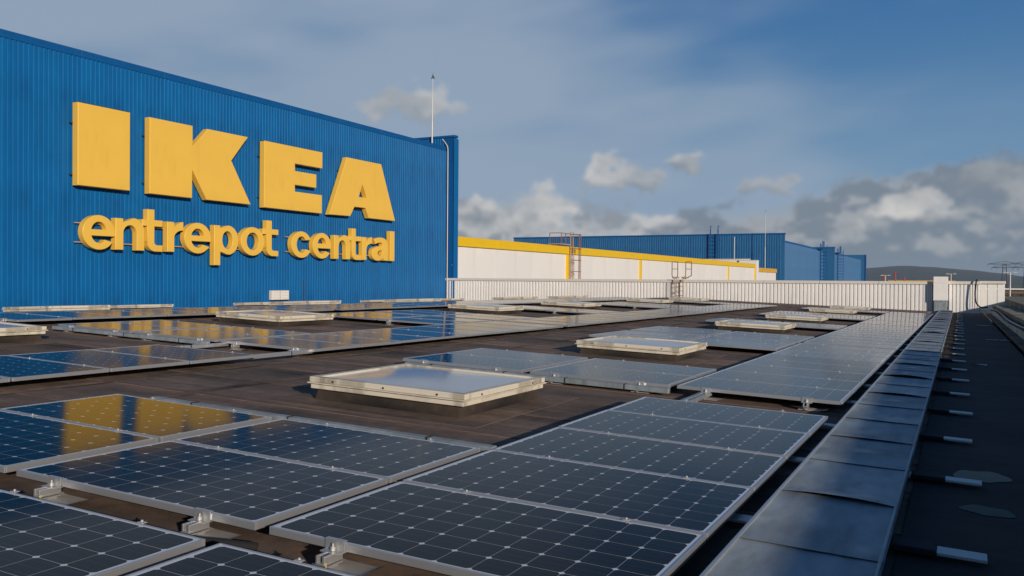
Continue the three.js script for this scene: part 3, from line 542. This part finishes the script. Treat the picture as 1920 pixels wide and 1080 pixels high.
  const stubG = merge([rbox(.045, .01, .12, .002, 0, .036, 0), rbox(.012, .03, .12, .002, -.0165, .055, 0), rbox(.012, .03, .12, .002, .0165, .055, 0), rbox(.045, .008, .12, .002, 0, .022, 0), rbox(.018, .02, .1, .002, 0, .012, 0)]);
  const endClampG = merge([rbox(.1, .005, .05, .001, 0, .076, .006), rbox(.1, .044, .004, .001, 0, .098, -.005), rbox(.1, .004, .02, .001, 0, .1205, -.013)]);
  const boltG = merge([new THREE.CylinderGeometry(.011, .011, .016, 6).translate(0, .088, .01), new THREE.CylinderGeometry(.005, .005, .03, 6).translate(0, .095, .01)]);
  const wireG = tube([[.0, .06, .06], [.03, .03, .09], [.02, .008, .12], [.05, .012, .16]], .003, 16, 5);
    function foot(u, v, label, wire) {
    const t = roofThing('mounting_foot', label, 'bracket', 'panel mounting feet', u, HR + .008, v);
    part('base_plate', plateG, M.aluDull, t, .07, .002, -.01).material.side = THREE.DoubleSide; part('base_plate', plateT, M.aluDull, t, .03, 0, -.01); part('rail_stub', stubG, M.alu, t, 0, 0, .03); part('end_clamp', endClampG, M.alu, t, 0, -.008, 0); part('bolt', boltG, M.aluDull, t, 0, -.008, .0);
    if (wire) part('earth_wire', wireG, M.wire, t);
  }
  const fl = (where) => `small aluminium panel foot ${where}`;
  foot(C1 + .31, -.01, fl('with yellow wire under near left block, left one'), true); foot(C1 + 1.33, -.01, fl('under near left block beside a black pipe'), false);
  foot(C0 + .36, -.01, fl('with yellow wire under the near tray block'), true); foot(C0 + 1.33, -.01, fl('hidden right under the near tray block'), false);
  foot(C2 + .31, -.01, fl('at the left picture edge under the near block'), false);
  for (const [c, nm] of [[C0, 'far tray column'], [C1, 'first block, right column'], [C2, 'first block, left column'], [D0, 'far row across the walkway'], [D1, 'right column across the walkway'], [D2, 'left column across the walkway'], [E0, 'ridge row']]) for (const [o, s] of [[.31, 'left'], [1.31, 'right']]) foot(c + o, 6.09, fl(`under the ${nm}, ${s} one`), false);
  for (const [c, nm] of [[C1, 'right column'], [C2, 'left column'], [D1, 'right column across the walkway'], [D2, 'left column across the walkway']]) for (const [k, b] of [[6, 'second'], [14, 'third'], [21, 'fourth']]) foot(c + .31, rowV(k) - .01, fl(`under the ${b} block, ${nm}`), false);

  // rails and cable trunking
  const rail = (name, u, v, h, w, hh, L, along, label, mat = M.galvRail, ties = 0) => {
    const t = roofThing(name, label, 'rail', 'metal rails between the panels', u, h - hh, v);
    const g = along === 'u' ? rbox(L, hh, w, .006, L / 2, hh / 2, 0) : rbox(w, hh, L, .006, 0, hh / 2, -L / 2);
    part('channel', planarUV(g, 2, rnd(), rnd()), mat, t);
    for (let k = 0; k < ties; k++) { const x = (k + .5) / ties * L + (rnd() - .5) * .3; part('cable_tie', along === 'u' ? box(.012, hh + .008, w + .008, x, hh / 2, 0) : box(w + .008, hh + .008, .012, 0, hh / 2, -x), M.rubber, t); }
  };
  rail('cable_trunking', -3.14, 2.085, .004, .07, .06, 3.12, 'u', 'galvanised cable trunking along the back of the near left block', M.galvRail, 3);
  rail('cable_trunking', -3.36, 6.03, -.03, .07, .055, 3.3, 'u', 'galvanised cable trunking along the front of the first block', M.galvRail, 4);
  rail('panel_rail', .27, 5.0, -.04, .045, .04, 1.2, 'v', 'left of two short rails joining the tray blocks');
  rail('panel_rail', .33, 5.0, -.042, .04, .04, 1.2, 'v', 'right of two short rails joining the tray blocks');
  rail('panel_rail', -4.93, 5.06, -.01, .05, .05, 1.1, 'v', 'pale rail continuing the walkway edge of the left panels', M.alu, 1);
  rail('panel_rail', -6.42, 5.06, -.03, .05, .05, 1.1, 'v', 'pale rail farther left between the two left blocks', M.alu, 1);
  rail('cable_trunking', D2, 6.03, -.03, .06, .05, 3.3, 'u', 'galvanised cable trunking in front of the block across the walkway', M.galvRail, 3);
  single('black_pipe', tube([[-.62, 0, 0], [-.42, .02, -.06], [-.2, .015, -.12], [0, .0, -.2]], .022, 20, 8), M.rubber, 'black corrugated pipe running under the near left panels', 'pipe', null, onRoof(-.02, HR + .03, -.25));
}

// ---------------------------------------------------------------- the cable tray on the right
{
  const t = roofThing('cable_tray', 'long galvanised cable tray with lapped cover sheets beside the panels', 'cable tray', null, 2.07, -.1, 0);
  part('tray_body', planarUV(box(.56, .1, 48.9, 0, .05, -22.6), 2), M.galv, t);
  const mk = (bow, sag, off) => { // one cover sheet with folded lips
    const nx = 10, nz = 6, w = .585, d = 1.045, pos = [], idx = [];
    for (let j = 0; j <= nz; j++) for (let i = -1; i <= nx + 1; i++) {
      const lipL = i < 0, lipR = i > nx, x = (clamp(i, 0, nx) / nx - .5) * w, z = (j / nz - .5) * d, q = 2 * x / w;
      const edge = sstep(.55, 1, z / d * 2); let y = .012 + bow * (1 - q * q) * edge - sag * (1 - q * q) * (1 - edge) + .006 * (z / d + .5);
      if (!lipL && !lipR && i > 0 && i < nx) y -= .0 ; if (i === 0 || i === nx) y += 0; if (lipL || lipR) y -= .03;
      pos.push(x + (lipL ? -.002 : lipR ? .002 : 0), y, z);
    }
    const n = nx + 3; for (let j = 0; j < nz; j++) for (let i = 0; i < n - 1; i++) { const a = j * n + i; idx.push(a, a + n, a + 1, a + 1, a + n, a + n + 1); }
    let g = new THREE.BufferGeometry(); g.setAttribute('position', new THREE.Float32BufferAttribute(pos, 3)); g.setIndex(idx); g = g.toNonIndexed(); g.computeVertexNormals();
    const gg = planarUV(g.clone(), 2, off, off * 1.7); return gg;
  };
  M.galv.side = THREE.DoubleSide;
  const vs = [mk(0, .002, 0), mk(.001, .003, .21), mk(.016, .001, .37), mk(.006, .004, .52), mk(0, .001, .77), mk(.026, .002, .9)];
  const order = [0, 5, 1, 4, 2, 0, 3, 1, 0, 2, 1, 5, 0, 2, 4, 1, 3, 0, 1, 2, 0, 4];
  for (let k = 0; k < 48; k++) { const c = part('cover_sheet', vs[order[k % order.length]], M.galv, t, 0, .1, 1.5 - k * 1.0); c.rotation.y = .004 * Math.sin(k * 2.7); }
  part('edge_strip', planarUV(rbox(.016, .012, 48, .003, -.291, .119, -22.2), 2), M.alu, t);
  part('edge_strip', planarUV(rbox(.014, .008, 48, .003, .285, .115, -22.2), 2), M.galvRail, t);
}
{ // cross struts carrying the tray
  const ch = planarUV(merge([rbox(1.46, .014, .012, .002, 0, .007, .054), rbox(1.46, .014, .012, .002, 0, .007, -.054), rbox(1.46, .005, .12, .002, 0, .012, 0)]), 2), blk = rbox(.09, .03, .13, .006, 0, -.018, 0);
  const names = ['nearest', 'second', 'third', 'fourth', 'fifth', 'sixth', 'seventh', 'eighth', 'ninth', 'tenth', 'eleventh', 'twelfth', 'thirteenth', 'fourteenth', 'fifteenth', 'sixteenth', 'seventeenth', 'eighteenth', 'nineteenth', 'twentieth', 'twenty-first', 'twenty-second', 'twenty-third', 'twenty-fourth', 'twenty-fifth', 'twenty-sixth'];
  for (let k = 0; k < 26; k++) {
    const j = (hash(k, 9) - .5) * .05;
    const t = roofThing('cross_strut', `metal strut end poking out right of the tray, ${names[k]} from the camera`, 'strut', 'struts under the cable tray', 2.03 + j, HR + .03, 1.64 + k * 1.715 + j);
    part('channel', ch, M.aluDull, t); for (const x of [.545, -.5]) part('rubber_block', blk, M.rubber, t, x, 0, 0); part('rubber_sleeve', rbox(.2, .034, .15, .012, .425, .008, 0), M.rubber, t);
  }
}
// puddles in the shade right of the tray
for (const [u, v, a, b, n] of [[2.78, 3.74, .15, .21, 1], [2.79, 2.73, .12, .13, 2]]) {
  const S = new THREE.Shape(); for (let i = 0; i <= 40; i++) { const th = i / 40 * Math.PI * 2, r = 1 + .16 * Math.sin(th * 2 + n) + .08 * Math.sin(th * 5 + n * 2); const x = a * r * Math.cos(th), y = b * r * Math.sin(th); i ? S.lineTo(x, y) : S.moveTo(x, y); }
  const g = new THREE.ExtrudeGeometry(S, { depth: .002, bevelEnabled: false }); g.rotateX(-Math.PI / 2);
  const m = new THREE.Mesh(g, M.water); m.position.copy(onRoof(u, HR + .0105, v)); m.quaternion.copy(QQ); struct(m, 'puddle');
}
// scraps lying about
{
  const scrap = (u, h, v, w, d, label, turn) => { const g = new THREE.PlaneGeometry(w, d, 6, 4); g.rotateX(-Math.PI / 2); const p = g.attributes.position; for (let i = 0; i < p.count; i++) p.setY(i, .012 + .03 * fbm(p.getX(i) * 9 + u, p.getZ(i) * 9 + v, 3)); g.computeVertexNormals(); const m = single('scrap', g, M.paper, label, 'litter', 'litter on the roof', onRoof(u, h, v)); m.material.side = THREE.DoubleSide; m.quaternion.copy(QQ); m.rotateY(turn); };
  scrap(2.2, .03, 21.6, .28, .3, 'pale crumpled scrap lying on the far part of the tray', .3);
  scrap(1.98, .03, 21.3, .14, .1, 'small pale scrap left of the crumpled one on the tray', 1.0);
  scrap(3.47, HR, 30.9, .6, .2, 'pale rag on the dark roof near the far wall', .1);
  scrap(3.5, HR, 21.7, .5, .25, 'grey rag on the dark roof beside the right kerb', .5);
  scrap(2.92, HR, 13.4, .26, .1, 'bright strip lying on the dark roof right of the struts', .05);
}

// ---------------------------------------------------------------- far right: lamps, pylons, shed
{
  const lamp = (x, z, h, label) => { const t = thing('lamp_mast', label, 'lamp', 'tall lamp masts', V(x, -9.4, z)); part('pole', new THREE.CylinderGeometry(.12, .22, h, 8).translate(0, h / 2, 0), M.whiteCap, t); part('arm', bar([-1.1, h, 0], [1.1, h, 0], .08, 5), M.whiteCap, t); for (const s of [-1, 1]) part('lamp_head', rbox(.95, .22, .5, .05, s * 1.1, h + .05, 0), M.lampHead, t); };
  const at = (px, d) => { const a = Math.atan((px - 960) / 1641) - .47259; return [2.63 + Math.sin(a) * d, 2.87 - Math.cos(a) * d]; };
  let p = at(1660, 330); lamp(p[0], p[1], 12.8, 'leftmost twin-headed lamp mast, left of the white riser box');
  p = at(1783, 330); lamp(p[0], p[1], 13.4, 'twin-headed lamp mast just right of the white riser box');
  p = at(1894, 260); lamp(p[0], p[1], 13.2, 'rightmost twin-headed lamp mast beside the pylon');
  const pylon = (x, z, h, label) => {
    const t = thing('pylon', label, 'pylon', 'power pylons on the horizon', V(x, -9.4, z)); const r = .28;
    for (const [sx, sz] of [[1, 1], [1, -1], [-1, 1], [-1, -1]]) part('leg', bar([sx * 3.2, 0, sz * 3.2], [sx * 1.6, h, sz * 1.6], r, 4), M.steelDark, t);
    for (let k = 0; k < 8; k++) { const y0 = k / 8 * h, y1 = (k + 1) / 8 * h, w0 = 3.2 - 1.6 * k / 8, w1 = 3.2 - 1.6 * (k + 1) / 8; part('brace', merge([bar([-w0, y0, w0], [w1, y1, w1], r * .55, 4), bar([w0, y0, w0], [-w1, y1, w1], r * .55, 4)]), M.steelDark, t); }
    for (const [f, w] of [[.98, 17], [.86, 13]]) part('cross_arm', merge([bar([-w, h * f, 0], [w, h * f, 0], r, 4), bar([-w, h * f, 0], [0, h * f + 3, 0], r * .7, 4), bar([w, h * f, 0], [0, h * f + 3, 0], r * .7, 4), ...[-w, -w * .6, w * .6, w].map(q => bar([q, h * f, 0], [q, h * f - 3, 0], r * .5, 4))]), M.steelDark, t);
  };
  p = at(1883, 1150); pylon(p[0], p[1], 33, 'steel lattice pylon at the far right above the hills');
  p = at(1924, 1150); pylon(p[0], p[1], 33, 'second lattice pylon cut by the right picture edge');
  p = at(1905, 620); { const t = thing('far_shed', 'long pale shed on the plain at the far right', 'building', null, V(p[0], -9.4, p[1])); part('wall', rbox(70, 6.5, 10, .1, 0, 3.25, 0), M.feltFlash, t); part('roof', rbox(71, .8, 11, .1, 0, 6.9, 0), M.white[0], t); }
  // hedge row of bare trees in front of it
  for (let k = 0; k < 12; k++) {
    const q = at(1880 + k * 6, 470 + 30 * hash(k, 3)); const t = thing('hedge_tree', ['leftmost', 'second', 'third', 'fourth', 'fifth', 'sixth', 'seventh', 'eighth', 'ninth', 'tenth', 'eleventh', 'rightmost'][k] + ' dark tree in the distant row at the right edge', 'tree', 'distant tree row', V(q[0], -9.4, q[1]));
    part('trunk', new THREE.CylinderGeometry(.12, .25, 2.4, 6).translate(0, 1.2, 0), M.rust, t);
    const tri = []; for (let i = 0; i < 260; i++) { const r = Math.cbrt(rnd()), th = rnd() * 6.283, ph = Math.acos(2 * rnd() - 1), x = r * 2.4 * Math.sin(ph) * Math.cos(th), y = 3.6 + r * 2.1 * Math.cos(ph), z = r * 2.4 * Math.sin(ph) * Math.sin(th); const s = .35; for (let c = 0; c < 3; c++) tri.push(x + (rnd() - .5) * s * 2, y + (rnd() - .5) * s * 2, z + (rnd() - .5) * s * 2); }
    const g = new THREE.BufferGeometry(); g.setAttribute('position', new THREE.Float32BufferAttribute(tri, 3)); g.computeVertexNormals(); part('crown', g, M.leaf ??= std({ color: rgb(.055, .055, .035), roughness: 1, side: THREE.DoubleSide }), t);
  }
}
scene.fog = new THREE.FogExp2(0x8fa0b0, 0.00006);
renderer.render(scene, camera);
